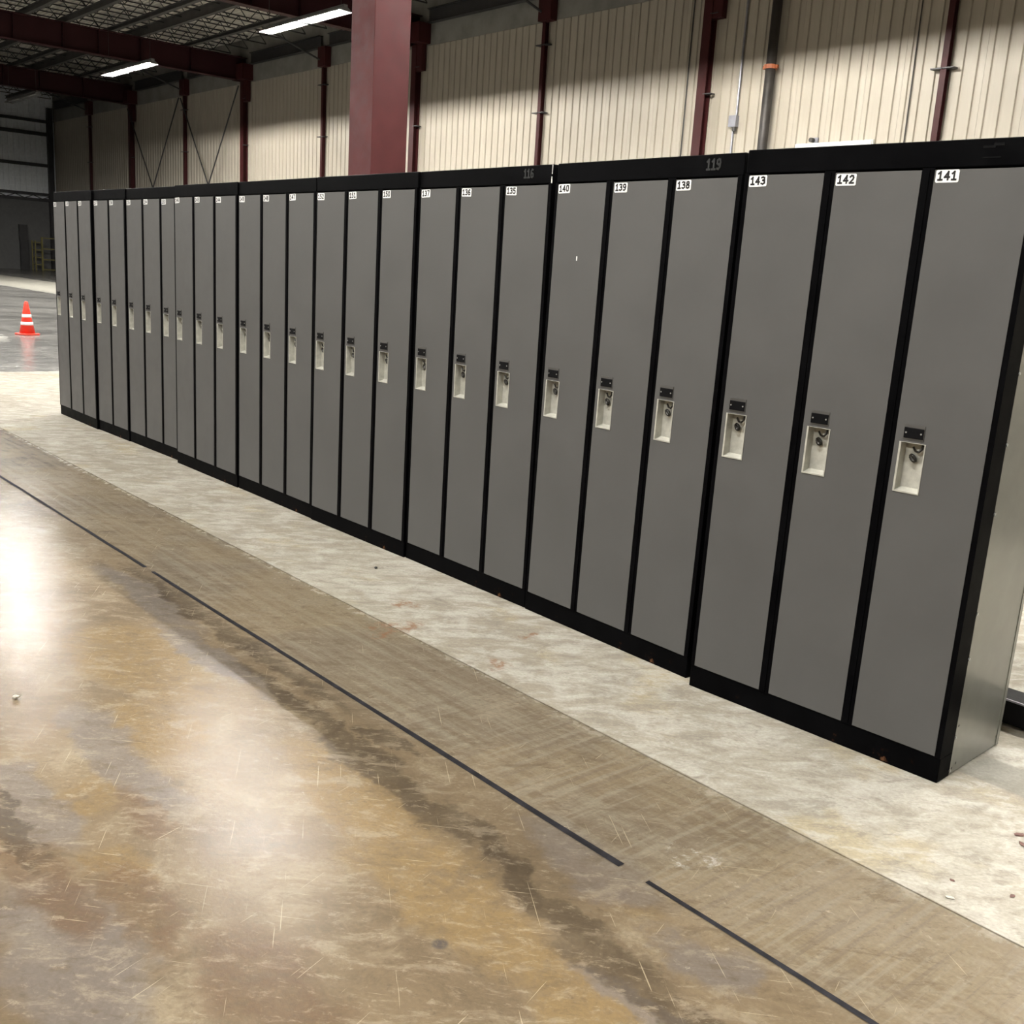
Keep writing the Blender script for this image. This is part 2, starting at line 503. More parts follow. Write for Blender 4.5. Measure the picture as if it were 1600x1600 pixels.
def sheet_mesh(name, width, height, pitch=0.29, depth=0.032):
    """ribbed sheet: x along the wall, the room side at y=0, grooves going back"""
    mb = MB()
    prof = []
    n = int(round(width / pitch))
    for k in range(n):
        x = k * pitch
        prof += [(x, 0), (x + pitch * 0.5 - 0.032, 0), (x + pitch * 0.5 - 0.016, depth), (x + pitch * 0.5 + 0.016, depth), (x + pitch * 0.5 + 0.032, 0)]
    prof += [(width - 0.004, 0), (width, 0.010)]
    for (xa, ya), (xb, yb) in zip(prof, prof[1:]):
        mb.quad((xa, ya, 0), (xb, yb, 0), (xb, yb, height), (xa, ya, height))
    return mb.mesh(name)


# long wall: a backing plane with every ribbed sheet as a piece of it
wall = struct('wall_back', MB().box(XE - 0.3, XR, YW + 0.05, YW + 0.25, 0, ZC).mesh('wall_back'), M_WALL)
PW = 0.87
sh = sheet_mesh('wall_panel', PW, ZC)
sh.materials.append(M_WALL)
nx = int((XR - XE) / PW) + 1
for k in range(nx):
    x = XE + k * PW
    if x > 4: break
    link('wall_panel', sh, None, wall, (x, YW, 0))
struct('trim_1', MB().box(XE, 4.2, YW - 0.03, YW - 0.002, 8.46, ZC).mesh('trim'), M_FASCIA)

# far end wall
we = struct('wall_left', MB().box(XE - 0.25, XE - 0.05, YF, YW + 0.05, 0, ZC).mesh('wall_left'), M_ENDUP)
sh2 = sheet_mesh('wall_panel', 0.9144, 5.8, 0.3048, 0.03)
sh2.materials.append(M_ENDUP)
k = 0
while True:
    y = YW - 0.9144 * k
    if y < 4: break
    link('wall_panel', sh2, None, we, (XE, y, 4.3), (0, 0, -math.pi / 2 + math.pi))
    k += 1
struct('trim_2', MB().box(XE - 0.05, XE + 0.03, YF, YW, 0, 4.1).mesh('trim'), M_ENDLOW)
for ch in list(we.children):
    ch.rotation_euler = (0, 0, -math.pi / 2)
    # room side (-y of the sheet) must face +x
    ch.rotation_euler = (0, 0, math.pi / 2)
    ch.location.y -= 0.9144
# unseen walls that close the hall
struct('wall_front', MB().box(XE - 0.25, XR, YF - 0.2, YF, 0, ZC).mesh('wall_front'), M_ENDLOW)
struct('wall_right', MB().box(XR, XR + 0.2, YF, YW + 0.25, 0, ZC).mesh('wall_right'), M_ENDLOW)

# roof deck: ribbed sheets spanning in x
ce = struct('ceiling', MB().box(XE - 0.25, XR, YF, YW + 0.25, ZC + 0.05, ZC + 0.2).mesh('ceiling'), M_DECK)
mb = MB()
yy = -2.0
while yy < YW:
    mb.quad((XE, yy, ZC), (XR, yy, ZC), (XR, yy + 0.10, ZC), (XE, yy + 0.10, ZC))
    mb.quad((XE, yy + 0.10, ZC), (XR, yy + 0.10, ZC), (XR, yy + 0.115, ZC + 0.04), (XE, yy + 0.115, ZC + 0.04))
    mb.quad((XE, yy + 0.15, ZC + 0.04), (XR, yy + 0.15, ZC + 0.04), (XR, yy + 0.165, ZC), (XE, yy + 0.165, ZC))
    yy += 0.165
d = link('deck_flutes', mb.mesh('deck_flutes'), M_DECK, ce)
d['kind'] = 'stuff'

# ------------------------------------------------------------------ frames: girders and posts
ORD = ['nearest', 'second', 'third', 'fourth', 'fifth', 'sixth']


def i_beam(mb, axis, c0, c1, a, z0, z1, w, t=0.03, web=0.02):
    """I-section lying along axis between c0 and c1 at cross coordinate a"""
    for za, zb, h in ((z0, z0 + t, w / 2), (z1 - t, z1, w / 2), (z0 + t, z1 - t, web / 2)):
        if axis == 'y': mb.box(a - h, a + h, c0, c1, za, zb)
        else: mb.box(c0, c1, a - h, a + h, za, zb)
    return mb


girder_label = {8.0: None, -4.2: None, -16.4: 'dark red deep roof girder carried by the big red column',
                -28.6: 'dark red roof girder behind the brightest ceiling light',
                -40.8: 'dark red roof girder right behind the smaller lit ceiling light',
                -53.0: 'darkest red roof girder, farthest across the ceiling at upper left'}
for i, x in enumerate(FR):
    g = thing('roof_girder', girder_label[round(x, 1)], 'girder', (x, YW - 0.06, 8.5), 0, 'red roof girders')
    L = YW - 0.06 - (-9.0)
    mb = MB()
    mb.box(-0.16, 0.16, -L, 0, 0, 0.03)
    link('bottom_flange', mb.mesh('bottom_flange'), M_GIRDER, g)
    link('top_flange', MB().box(-0.16, 0.16, -L, 0, 0.87, 0.9).mesh('top_flange'), M_GIRDER, g)
    link('web', MB().box(-0.01, 0.01, -L, 0, 0.03, 0.87).mesh('web'), M_GIRDER, g)
    st = MB().box(0.01, 0.15, -0.008, 0.008, 0.03, 0.87)
    sm = st.mesh('stiffener')
    sm.materials.append(M_GIRDER)
    for yb in (2.4, 4.4, 6.0, 7.3, 9.0):
        link('stiffener', sm, None, g, (0, -yb, 0))

col_label = ['dark red steel wall post nearest the camera, left of the black standpipe',
             'dark red steel wall post just right of the big red column',
             'dark red steel wall post right of the crossed brace rods',
             'dark red steel wall post left of the crossed brace rods']
clip = MB().box(-0.12, 0.12, -0.12, 0.06, -0.012, 0.012).mesh('girt_clip')
clip.materials.append(M_DARKSTEEL)
for i, x in enumerate(FR):
    c = thing('steel_post', col_label[i], 'post', (x, YW - 0.02, 0), 0, 'main frame wall posts')
    w, dd = 0.26, 0.22
    link('front_flange', MB().box(-w / 2, w / 2, -dd, -dd + 0.02, 0, 8.5).mesh('front_flange'), M_RED, c)
    link('rear_flange', MB().box(-w / 2, w / 2, -0.02, 0, 0, 8.5).mesh('rear_flange'), M_RED, c)
    link('web', MB().box(-0.008, 0.008, -dd + 0.02, -0.02, 0, 8.5).mesh('web'), M_RED, c)
    link('cap_plate', MB().box(-0.3, 0.62, -0.5, -0.02, 8.5, 9.1).mesh('cap_plate'), M_RED, c)
    link('stub', MB().box(0.0, 0.42, -0.2, -0.03, 7.7, 8.5).mesh('stub'), M_RED, c)
    for z in (4.2, 6.0, 7.82):
        link('girt_clip', clip, None, c, (w / 2 + 0.06, -0.1, z))

mid_label = ['slim red wall post near the right edge of the photo',
             'slim red wall post between the two nearest main posts',
             'slim dark wall post just left of the big red column',
             'slim red wall post between the crossed brace rods',
             'slim dark wall post nearest the far corner']
for i, x in enumerate(MID):
    c = thing('wind_post', mid_label[i], 'post', (x, YW - 0.02, 0), 0, 'slim wall posts')
    w, dd = 0.13, 0.14
    link('front_flange', MB().box(-w / 2, w / 2, -dd, -dd + 0.012, 0, 8.5).mesh('front_flange'), M_RED, c)
    link('rear_flange', MB().box(-w / 2, w / 2, -0.012, 0, 0, 8.5).mesh('rear_flange'), M_RED, c)
    link('web', MB().box(-0.006, 0.006, -dd + 0.012, -0.012, 0, 8.5).mesh('web'), M_RED, c)
    link('top_plate', MB().box(-0.12, 0.40, -0.28, -0.03, 8.42, 9.1).mesh('top_plate'), M_RED, c)
    link('knee_brace', MB().tube((0, -0.12, 8.62), (0, -2.6, 9.35), 0.035, 6).mesh('knee_brace'), M_DARKSTEEL, c)
    for z in (4.2, 6.0, 7.82):
        link('girt_clip', clip, None, c, (w / 2 + 0.05, -0.06, z))
        link('girt_clip', clip, None, c, (-w / 2 - 0.08, -0.06, z))

# crossed brace rods on the long wall
rods = [(FR[3], MID[3], 'far rod falling left to right'), (MID[3], FR[3], 'far rod falling right to left'),
        (MID[3], FR[2], 'near rod falling left to right'), (FR[2], MID[3], 'near rod falling right to left')]
for xa, xb, nm in rods:
    r = link('brace_rod', MB().tube((0, 0, 8.3), (xb - xa, 0.0, 0.35), 0.032, 6).mesh('brace_rod'), M_DARKSTEEL,
             None, (xa, YW - (0.38 if xa > xb else 0.30), 0))
    tag(r, 'thin diagonal steel brace rod on the long wall, ' + nm, 'rod', 'wall brace rods')

# purlin beams in x and bar joists in y
beam_y = [(5.5, 0.22), (9.7, 0.22), (11.1, 0.22), (12.75, 0.16), (13.85, 0.36), (15.75, 0.14)]
spans = [(8.0, -4.2), (-4.2, FR[0]), (FR[0], FR[1]), (FR[1], FR[2]), (FR[2], FR[3]), (FR[3], XE)]
span_name = ['nearest', 'near', 'third', 'bay holding the brightest ceiling light', 'bay holding the smaller ceiling light', 'darkest far bay']
for k, (xb, xa) in enumerate(spans):
    if k < 2: continue
    for y, h in beam_y:
        b = link('roof_beam', i_beam(MB(), 'x', 0, xb - xa, 0, 0, h, 0.16, 0.02, 0.02).mesh('roof_beam'), M_BEAM, None, (xa, y, 9.4))
        tag(b, ORD[beam_y.index((y, h))].replace('nearest', 'first') + ' dark roof beam along the hall counted towards the wall, ' + (span_name[k] if k > 2 else 'bay above the big red column'), 'beam', 'roof beams along the hall')
    mid = [m for m in MID if xa < m < xb][0]
    for u0, u1, hn in ((xa + 0.66, mid - 0.16, 'left half'), (mid + 0.44, xb - 0.34, 'right half')):
        e = link('eave_beam', i_beam(MB(), 'x', 0, u1 - u0, 0, 0, 0.42, 0.2, 0.02, 0.02).mesh('eave_beam'), M_DARKSTEEL, None, (u0, YW - 0.15, 9.1))
        tag(e, 'dark eave beam at the wall top, ' + hn + ' of ' + (span_name[k] if k > 2 else 'bay right of the big red column'), 'beam', 'eave beams')

JY0, JY1, JZ0, JH = -2.0, YW - 0.35, 9.62, 0.5
tc = MB().box(-0.03, 0.03, 0, JY1 - JY0, JH - 0.035, JH).mesh('top_chord')
bc = MB().box(-0.03, 0.03, 0, JY1 - JY0, 0, 0.035).mesh('bottom_chord')
wb_ = MB()
nn = int((JY1 - JY0) / 0.38)
st = (JY1 - JY0) / nn
for q in range(nn):
    a, b = (0.03, JH - 0.03) if q % 2 == 0 else (JH - 0.03, 0.03)
    wb_.tube((0, q * st, a), (0, (q + 1) * st, b), 0.016, 4)
wm = wb_.mesh('web_rods')
for me in (tc, bc, wm): me.materials.append(M_JOIST)
jl = {2: 'thin steel roof joist above the big red column',
      3: 'thin steel roof joist over the brightest light',
      4: 'thin steel roof joist over the smaller light',
      5: 'thin dark roof joist in the farthest bay'}
first = None
NTH = ['first', 'second', 'third', 'fourth', 'fifth', 'sixth', 'seventh', 'eighth']
for k, (xb, xa) in enumerate(spans):
    if k < 2: continue
    nj = 8
    for q in range(nj):
        x = xa + (xb - xa) * (q + 0.5) / nj
        if first is None:
            first = thing('bar_joist', 'bar joist', 'joist', (x, JY0, JZ0))
            link('top_chord', tc, None, first)
            link('bottom_chord', bc, None, first)
            link('web_rods', wm, None, first)
            j = first
        else:
            j = dup(first, (x, JY0, JZ0))
        j['label'] = NTH[q] + ' from the left: ' + jl[k]
        j['group'] = 'bar joists of roof bay ' + ['', '', 'three', 'four', 'five', 'six'][k]

# end wall girts, corner post and floor-level objects
for z, h, lb in ((8.42, 0.16, 'top dark girt high on the far end wall'), (7.72, 0.2, 'second dark girt from the top on the far end wall'),
                 (5.98, 0.18, 'middle dark girt on the far end wall')):
    g = link('wall_girt', MB().box(0, 0.16, -20, 0, -h / 2, h / 2).mesh('wall_girt'), M_DARKSTEEL, None, (XE + 0.02, YW - 0.32, z))
    tag(g, lb, 'girt', 'girts on the far end wall')
g = thing('wall_truss', 'lowest dark lattice girt between grey sheet and dark wall, far end', 'truss', (XE + 0.05, YW - 0.32, 4.18))
link('top_chord', MB().box(0, 0.14, -20, 0, 0.09, 0.24).mesh('top_chord'), M_DARKSTEEL, g)
link('bottom_chord', MB().box(0, 0.14, -20, 0, -0.22, -0.07).mesh('bottom_chord'), M_DARKSTEEL, g)
mb = MB()
for q in range(40):
    a, b = (-0.1, 0.1) if q % 2 else (0.1, -0.1)
    mb.tube((0.07, -q * 0.5, a), (0.07, -q * 0.5 - 0.5, b), 0.03, 4)
link('lattice', mb.mesh('lattice'), M_DARKSTEEL, g)
cp = thing('corner_post', 'black steel post standing in the far corner of the hall', 'post', (XE + 0.02, YW - 0.30, 0))
link('shaft', i_beam(MB(), 'x', 0, 0.3, 0, 0, 0.01, 0.3).box(0, 0.3, -0.14, -0.12, 0, 9.2).box(0, 0.3, 0.12, 0.14, 0, 9.2).box(0.14, 0.16, -0.12, 0.12, 0, 9.2).mesh('shaft'), M_DARKSTEEL, cp)

t = thing('electrical_cabinet', 'tall narrow dark cabinet against the far end wall', 'cabinet', (XE + 0.05, 16.33, 0))
link('case', MB().box(0, 0.22, -0.22, 0.22, 0, 1.7).mesh('case'), M_DARKSTEEL, t)
link('upper_box', MB().box(0, 0.18, -0.24, 0.2, 1.7, 2.55).mesh('upper_box'), M_DARKSTEEL, t)
link('door', MB().box(0.22, 0.235, -0.2, 0.2, 0.1, 1.62).mesh('door'), M_DARKSTEEL, t)

t = thing('guard_rail', 'yellow three-bar guard rail by the far corner', 'railing', (-64.0, 17.05, 0))
rl = MB().box(-0.03, 0.03, 0, 1.1, -0.03, 0.03).mesh('rail')
rl.materials.append(M_YELLOW)
for z in (1.85, 1.24, 0.63, 0.06):
    link('rail', rl, None, t, (0, 0, z))
pm = MB().box(-0.042, 0.045, -0.042, 0.045, 0, 1.9).mesh('post')
pm.materials.append(M_YELLOW)
link('post', pm, None, t)
link('post', pm, None, t, (0, 1.1, 0))
sm = MB().box(-0.3, 0.3, -0.35, 0, 0, 0.05).mesh('step')
sm.materials.append(M_YELLOW)
for q in range(4):
    link('step', sm, None, t, (-0.3, 0, 0.3 + q * 0.42))
link('stringer', MB().box(-0.62, -0.58, -0.40, -0.34, 0, 1.7).box(-0.02, 0.02, -0.40, -0.34, 0, 1.7).mesh('stringer'), M_YELLOW, t)

# ------------------------------------------------------------------ big red column
XC, YC, CW = -16.42, 8.7, 0.0
rc = thing('box_column', 'large square red column rising behind the middle of the lockers', 'column', (-16.95, 9.1, 0))
o = link('shaft', MB().box(-0.41, 0.41, -0.41, 0.41, 0.03, 8.5).mesh('shaft'), M_REDCOL, rc)
bevel(o, 0.012)
link('base_plate', MB().box(-0.52, 0.52, -0.52, 0.52, 0, 0.03).mesh('base_plate'), M_REDCOL, rc)

# ------------------------------------------------------------------ wall fittings
t = thing('standpipe', 'black vertical iron pipe with orange coupling on the cream wall', 'pipe', (-14.4, YW - 0.22, 0))
link('pipe_run', MB().tube((0, 0, 0), (0, 0, 9.1), 0.115, 16).mesh('pipe_run', True), M_PIPE, t)
link('coupling', MB().tube((0, 0, 6.38), (0, 0, 6.47), 0.155, 16).mesh('coupling'), M_ORANGE, t)
link('bolt_lug', MB().box(-0.20, 0.20, -0.03, 0.03, 6.39, 6.46).mesh('bolt_lug'), M_ORANGE, t)
link('top_flange', MB().tube((0, 0, 7.95), (0, 0, 8.05), 0.15, 16).mesh('top_flange'), M_PIPE, t)
t = thing('electrical_conduit', 'grey conduit with a small junction box left of the standpipe', 'conduit', (-15.45, YW - 0.03, 0))
link('conduit_run', MB().tube((0, 0, 0), (0, 0, 5.2), 0.028, 8).tube((0.06, 0, 5.45), (0.06, 0, 8.4), 0.028, 8).mesh('conduit_run'), M_CONDUIT, t)
link('junction_box', MB().box(-0.09, 0.13, -0.10, 0.02, 5.2, 5.46).mesh('junction_box'), M_CONDUIT, t)
link('gland', MB().tube((0.07, -0.05, 5.1), (0.07, -0.05, 5.2), 0.045, 8).mesh('gland'), M_WIRE, t)
w = link('wall_cable_seam', MB().tube((0, 0, 0), (0.03, 0, 8.4), 0.018, 6).mesh('wall_cable_seam'), M_WIRE, None, (-17.05, YW - 0.03, 0))
tag(w, 'thin dark vertical cable left of the nearest main wall post', 'cable')
w = link('wall_cable_seam', MB().tube((0, 0, 0), (-0.02, 0, 8.4), 0.014, 6).mesh('wall_cable_seam'), M_WIRE, None, (-10.91, YW - 0.03, 0))  # thin dark tube stands in for a darker groove in the wall sheet
tag(w, 'thin dark vertical wall seam left of the rightmost slim post', 'cable')
dr = struct('door_1', MB().box(-13.6, -11.63, YW - 0.06, YW - 0.005, 0, 4.72).mesh('door'), M_ROLL)
for q in range(8):
    link('door_section', MB().box(-13.58, -11.65, YW - 0.09, YW - 0.06, q * 0.59 + 0.01, q * 0.59 + 0.58).mesh('door_section'), M_ROLL, dr)
t = thing('wall_lamp', 'small dark fitting on the wall just above the white door', 'lamp', (-13.15, YW - 0.12, 4.78))
link('hood', MB().tube((0, 0.12, 0), (0, -0.03, 0.0), 0.05, 10).mesh('hood'), M_WIRE, t)
link('backplate', MB().box(-0.02, 0.12, 0.08, 0.12, -0.08, 0.06).mesh('backplate'), M_CONDUIT, t)

# ------------------------------------------------------------------ ceiling lights
LX = [-37.5, -25.3, -13.1, -0.9, 11.3]
LY = [12.12, 4.42, -3.28, -10.98]
LZ = 7.67
HL, HW = 2.12, 0.20
refl = MB()
for sx in (-1, 1):
    xa, xb = (-HL, -0.07) if sx < 0 else (0.07, HL)
    prof = [(-HW, -0.042), (-0.07, 0.05), (0.07, 0.05), (HW, -0.042)]
    for (ya, za), (yb, zb) in zip(prof, prof[1:]):
        refl.quad((xa, ya, za), (xb, ya, za), (xb, yb, zb), (xa, yb, zb))
        refl.quad((xa, ya, za + 0.006), (xa, yb, zb + 0.006), (xb, yb, zb + 0.006), (xb, ya, za + 0.006))
    for xe in (xa, xb):
        i = len(refl.v)
        refl.v += [(xe, -HW, -0.042), (xe, HW, -0.042), (xe, 0.07, 0.05), (xe, -0.07, 0.05)]
        refl.f.append((i, i + 1, i + 2, i + 3))
refl_me = refl.mesh('reflector')
refl_me.materials.append(M_REFL)
hous_me = MB().box(-HL, HL, -0.06, 0.06, 0.057, 0.12).mesh('housing')
hous_me.materials.append(M_REFL)
tube_me = {}
for lit in (True, False):
    q = MB().tube((-0.98, 0, 0), (0.98, 0, 0), 0.0125, 10).mesh('lamp_tube', True)
    q.materials.append(M_TUBE if lit else M_TUBE_OFF)
    tube_me[lit] = q
cab_me = MB().tube((0, 0, 0.12), (0, 0, ZC - LZ - 0.004), 0.008, 5).mesh('suspension_cable')
cab_me.materials.append(M_WIRE)


def light(x, y, label, lit=True, group='suspended strip lights'):
    t = thing('strip_light', label, 'light', (x, y, LZ), 0, group)
    link('housing', hous_me, None, t)
    link('reflector', refl_me, None, t)
    for sx in (-1.1, 1.1):
        link('lamp_tube', tube_me[lit], None, t, (sx, 0, 0.0))
    for sx in (-1.9, 1.9):
        link('suspension_cable', cab_me, None, t, (sx, 0, 0))
    return t


for y in LY:
    for x in LX:
        if x > 5 and y < 0: continue          # lamps left out to keep the near right floor from burning out
        if (x, y) == (-25.3, 12.12): lb, gp = 'brightest suspended strip light, just left of the big red column', None
        elif (x, y) == (-37.5, 12.12): lb, gp = 'smaller lit strip light at upper left below the red girder', None
        else: lb, gp = NTH[LX.index(x)] + ' lit strip light from the far end, ' + ['row nearest the long wall', 'row behind the lockers', 'row over the camera', 'row behind the camera'][LY.index(y)] + ', outside the view', 'strip lights outside the view'
        light(x, y, lb, True, gp)
light(-49.75, 12.12, 'unlit strip light at far upper left near the end wall', False, None)

# ------------------------------------------------------------------ lockers
STROKES = {
    '0': [[(.5, 1), (.22, .9), (.12, .5), (.22, .1), (.5, 0), (.78, .1), (.88, .5), (.78, .9), (.5, 1)]],
    '1': [[(.18, .78), (.52, 1), (.52, 0)], [(.18, 0), (.86, 0)]],
    '2': [[(.14, .82), (.4, 1), (.7, .95), (.82, .72), (.7, .48), (.14, 0), (.86, 0)]],
    '3': [[(.14, .92), (.45, 1), (.78, .9), (.78, .65), (.45, .54), (.82, .42), (.84, .15), (.5, 0), (.12, .08)]],
    '4': [[(.66, 0), (.66, 1), (.1, .32), (.9, .32)]],
    '5': [[(.8, 1), (.22, 1), (.2, .56), (.55, .6), (.84, .44), (.82, .14), (.5, 0), (.14, .08)]],
    '6': [[(.8, .94), (.5, 1), (.22, .78), (.14, .36), (.26, .06), (.55, 0), (.84, .12), (.84, .42), (.55, .56), (.2, .42)]],
    '7': [[(.12, 1), (.88, 1), (.42, 0)]],
    '8': [[(.5, .54), (.2, .68), (.22, .92), (.5, 1), (.78, .92), (.8, .68), (.5, .54), (.14, .36), (.18, .08), (.5, 0), (.82, .08), (.86, .36), (.5, .54)]],
    '9': [[(.2, .06), (.5, 0), (.78, .22), (.86, .64), (.74, .94), (.45, 1), (.16, .88), (.16, .58), (.45, .44), (.8, .58)]],
}


def digits(mb, txt, x, z, w, h, gap, th, y, xf):
    """flat stroked numerals in the x-z plane facing -y"""
    def p(a, b): return xf(a, y, b)
    for ch in txt:
        for line in STROKES[ch]:
            for k in range(len(line) - 1):
                ax, az = x + line[k][0] * w, z + line[k][1] * h
                bx, bz = x + line[k + 1][0] * w, z + line[k + 1][1] * h
                L = math.hypot(bx - ax, bz - az) or 1e-6
                ux, uz = (bx - ax) / L * th * 0.45, (bz - az) / L * th * 0.45
                nx_, nz_ = -(bz - az) / L * th / 2, (bx - ax) / L * th / 2
                mb.quad(p(ax - ux + nx_, az - uz + nz_), p(ax - ux - nx_, az - uz - nz_), p(bx + ux - nx_, bz + uz - nz_), p(bx + ux + nx_, bz + uz + nz_))
        x += w + gap


X0 = [-7.9883, -7.0744, -6.4587, -5.5429, -4.6273, -3.7133, -2.8029, -1.8913, -0.9242]
Y0 = [0.0388, 0.0589, 0.0752, 0.0339, 0.032, 0.0253, 0.0256, -0.0003, 0.0]
YAW = [-0.0105, 0.0122, 0.0098, -0.0042, -0.0095, 0.0016, -0.0095, -0.023, 0.0446]
LEAN = [-0.0015, 0.004, 0.002, -0.0025, -0.007, 0.0005, -0.0008, 0.0117, 0.0064]
WB = [0.911, 0.6127, 0.9129, 0.9125, 0.9112, 0.9073, 0.9089, 0.9234, 0.9242]
NUM = [['160', '159', '158'], ['157', '156'], ['155', '154', '153'], ['146', '145', '144'], ['149', '148', '147'],
       ['152', '151', '150'], ['137', '136', '135'], ['140', '139', '138'], ['143', '142', '141']]
BLAB = ['grey three-door locker bank at the far end of the row',
        'grey two-door locker bank, second from the far end of the row',
        'grey three-door locker bank, third from far end, partly behind its neighbour',
        'fourth grey locker bank from the far end, 146 to 144, jutting slightly forward',
        'middle grey locker bank of the row, doors 149, 148 and 147',
        'grey locker bank in front of the red column, doors 152, 151 and 150',
        'third grey locker bank from the near end, doors 137, 136 and 135',
        'second grey locker bank from the near end, doors 140, 139 and 138',
        'grey locker bank numbered 143, 142 and 141, nearest, its grey side exposed']
EM, GP = 0.020, 0.0387
ZT, ZB, ZTOP, DEP = 1.7582, 0.0829, 1.8369, 0.447
rng = random.Random(3)

for b in range(9):
    w = WB[b]
    le = LEAN[b]
    bank = thing('locker_bank', BLAB[b], 'locker', (X0[b] + w, Y0[b], 0), YAW[b], 'row of grey lockers')

    def xf(x, y, z):                       # bank coordinates (x from the left edge) to local, with the cabinet's racked lean
        return (x - w + le * z, y, z)

    def part(name, mb, mat, parent=bank, bev=0.0, smooth=False):
        mb.v = [xf(*q) for q in mb.v]
        o = link(name, mb.mesh(name, smooth), mat, parent)
        if bev: bevel(o, bev)
        return o

    nd = len(NUM[b])
    dw = (w - 2 * EM - (nd - 1) * GP) / nd
    ins = 0.010
    part('cabinet_body', MB().box(ins, w - ins, 0.05, DEP - 0.002, 0.0, ZTOP - 0.003), M_SIDE if b == 8 else M_BLACK)
    part('top_header', MB().box(0.003, w - 0.003, 0.004, 0.085, ZT + 0.006, ZTOP), M_BLACK, bev=0.003)
    part('kick_base', MB().box(0.002, w - 0.002, 0.002, 0.085, 0.0, ZB - 0.004), M_BLACK, bev=0.003)
    xs = [(0.003, EM)]
    for i in range(nd - 1):
        x = EM + (i + 1) * dw + i * GP
        xs.append((x, x + GP))
    xs.append((w - EM, w - 0.003))
    for i, (xa, xb) in enumerate(xs):
        mb = MB().box(xa + 0.0008, xb - 0.0008, -0.0015, 0.085, ZB - 0.004, ZT + 0.006)
        if xb - xa > 0.03:
            c = (xa + xb) / 2
            mb.box(c - 0.005, c + 0.005, -0.004, 0.0, ZB, ZT)
        if i == len(xs) - 1:
            mb = MB().box(xa, xb, -0.001, 0.085, ZB - 0.004, ZT + 0.006)
        part('post', mb, M_BLACK)
    if b == 8:
        o = part('side_panel', MB().box(w - ins, w - 0.003, 0.084, DEP, 0.004, ZTOP - 0.004).box(w - ins - 0.002, w - 0.001, DEP - 0.02, DEP, 0.004, ZTOP - 0.004), M_SIDE)
        for z in (0.02, 0.13, 0.38, 0.52, 0.82, 1.02, 1.22, 1.5, 1.72):
            part('rivet', MB().tube((w, 0.078, z), (w + 0.003, 0.078, z), 0.0045, 8), M_RIVET)
        for yy, z in ((0.10, 0.02), (0.125, 0.03), (0.10, 0.16), (0.425, 0.035), (0.44, 0.05)):
            part('screw_hole', MB().tube((w - 0.003, yy, z), (w - 0.0022, yy, z), 0.004, 8), M_LATCH)
    if b == 6:
        mb = MB()
        digits(mb, '116', 0.729, 1.790, 0.018, 0.031, 0.003, 0.0065, 0.0030, lambda a, y, c: (a, y, c))
        part('stencilled_number', mb, M_STENCIL)
        for zz0, zz1, ww in ((0.96, 1.30, 0.0035), (1.585, 1.60, 0.003), (1.612, 1.63, 0.003), (1.645, 1.655, 0.002), (1.757, 1.79, 0.004), (1.80, 1.835, 0.0025)):
            part('bare_metal_scrape', MB().box(w - 0.005 - ww, w - 0.005, 0.0015, 0.005, zz0, zz1), M_BAREMETAL)
    if b == 7:
        mb = MB()
        digits(mb, '119', 0.759, 1.788, 0.019, 0.032, 0.003, 0.0065, 0.0030, lambda a, y, c: (a, y, c))
        part('stencilled_number', mb, M_STENCIL)
    if b == 8:
        part('scuff_mark', MB().box(0.757, 0.79, 0.0032, 0.0045, 1.812, 1.818).box(0.785, 0.812, 0.0032, 0.0045, 1.817, 1.824).box(0.76, 0.808, 0.0032, 0.0045, 1.786, 1.789), M_SCUFF)
    for i in range(nd):
        xl = EM + i * (dw + GP)
        # door leaf: slab with the handle opening cut through it
        gx = [xl, xl + 0.0165, xl + 0.0955, xl + dw]
        gz = [ZB, 0.846, 0.994, ZT]
        yf, yb = -0.002, 0.018
        mb = MB()
        for a in range(3):
            for c in range(3):
                if a == 1 and c == 1: continue
                mb.quad((gx[a], yf, gz[c]), (gx[a + 1], yf, gz[c]), (gx[a + 1], yf, gz[c + 1]), (gx[a], yf, gz[c + 1]))
        for xa, za, xb, zb in ((gx[0], gz[0], gx[3], gz[0]), (gx[3], gz[0], gx[3], gz[3]), (gx[3], gz[3], gx[0], gz[3]), (gx[0], gz[3], gx[0], gz[0])):
            mb.quad((xa, yf, za), (xa, yb, za), (xb, yb, zb), (xb, yf, zb))
        bmv = mb
        o = part('door', bmv, M_DOOR)
        bm = bmesh.new()
        bm.from_mesh(o.data)
        bmesh.ops.remove_doubles(bm, verts=bm.verts, dist=1e-5)
        bm.to_mesh(o.data)
        bm.free()
        bevel(o, 0.0018, 2)
        door = o
        # stamped handle pocket: lip and sloping walls
        a0, a1, c0, c1 = gx[1], gx[2], gz[1], gz[2]
        ring = [(a0 - 0.001, c0 - 0.002, yf - 0.0005, a1 + 0.0015, c1 + 0.0005), (a0 - 0.0005, c0 - 0.001, yf - 0.002, a1 + 0.001, c1),
                (a0 + 0.0055, c0 + 0.003, yf - 0.002, a1 - 0.002, c1 - 0.0005), (a0 + 0.0075, c0 + 0.012, 0.026, a1 - 0.004, c1 - 0.002)]
        mb = MB()
        def corner(rg):
            return [(rg[0], rg[2], rg[1]), (rg[3], rg[2], rg[1]), (rg[3], rg[2], rg[4]), (rg[0], rg[2], rg[4])]
        for r1, r2 in zip(ring, ring[1:]):
            k1, k2 = corner(r1), corner(r2)
            for q in range(4):
                mb.quad(k1[q], k1[(q + 1) % 4], k2[(q + 1) % 4], k2[q])
        mb.quad(*corner(ring[-1]))
        o = part('handle_pocket', mb, M_CUP, door)
        o['label'] = 'bare steel handle pocket'
        # latch finger hanging from the top of the pocket and the padlock eye below it
        tx = rng.uniform(-0.004, 0.004)
        cx = (a0 + a1) / 2 + 0.006 + tx
        mb = MB()
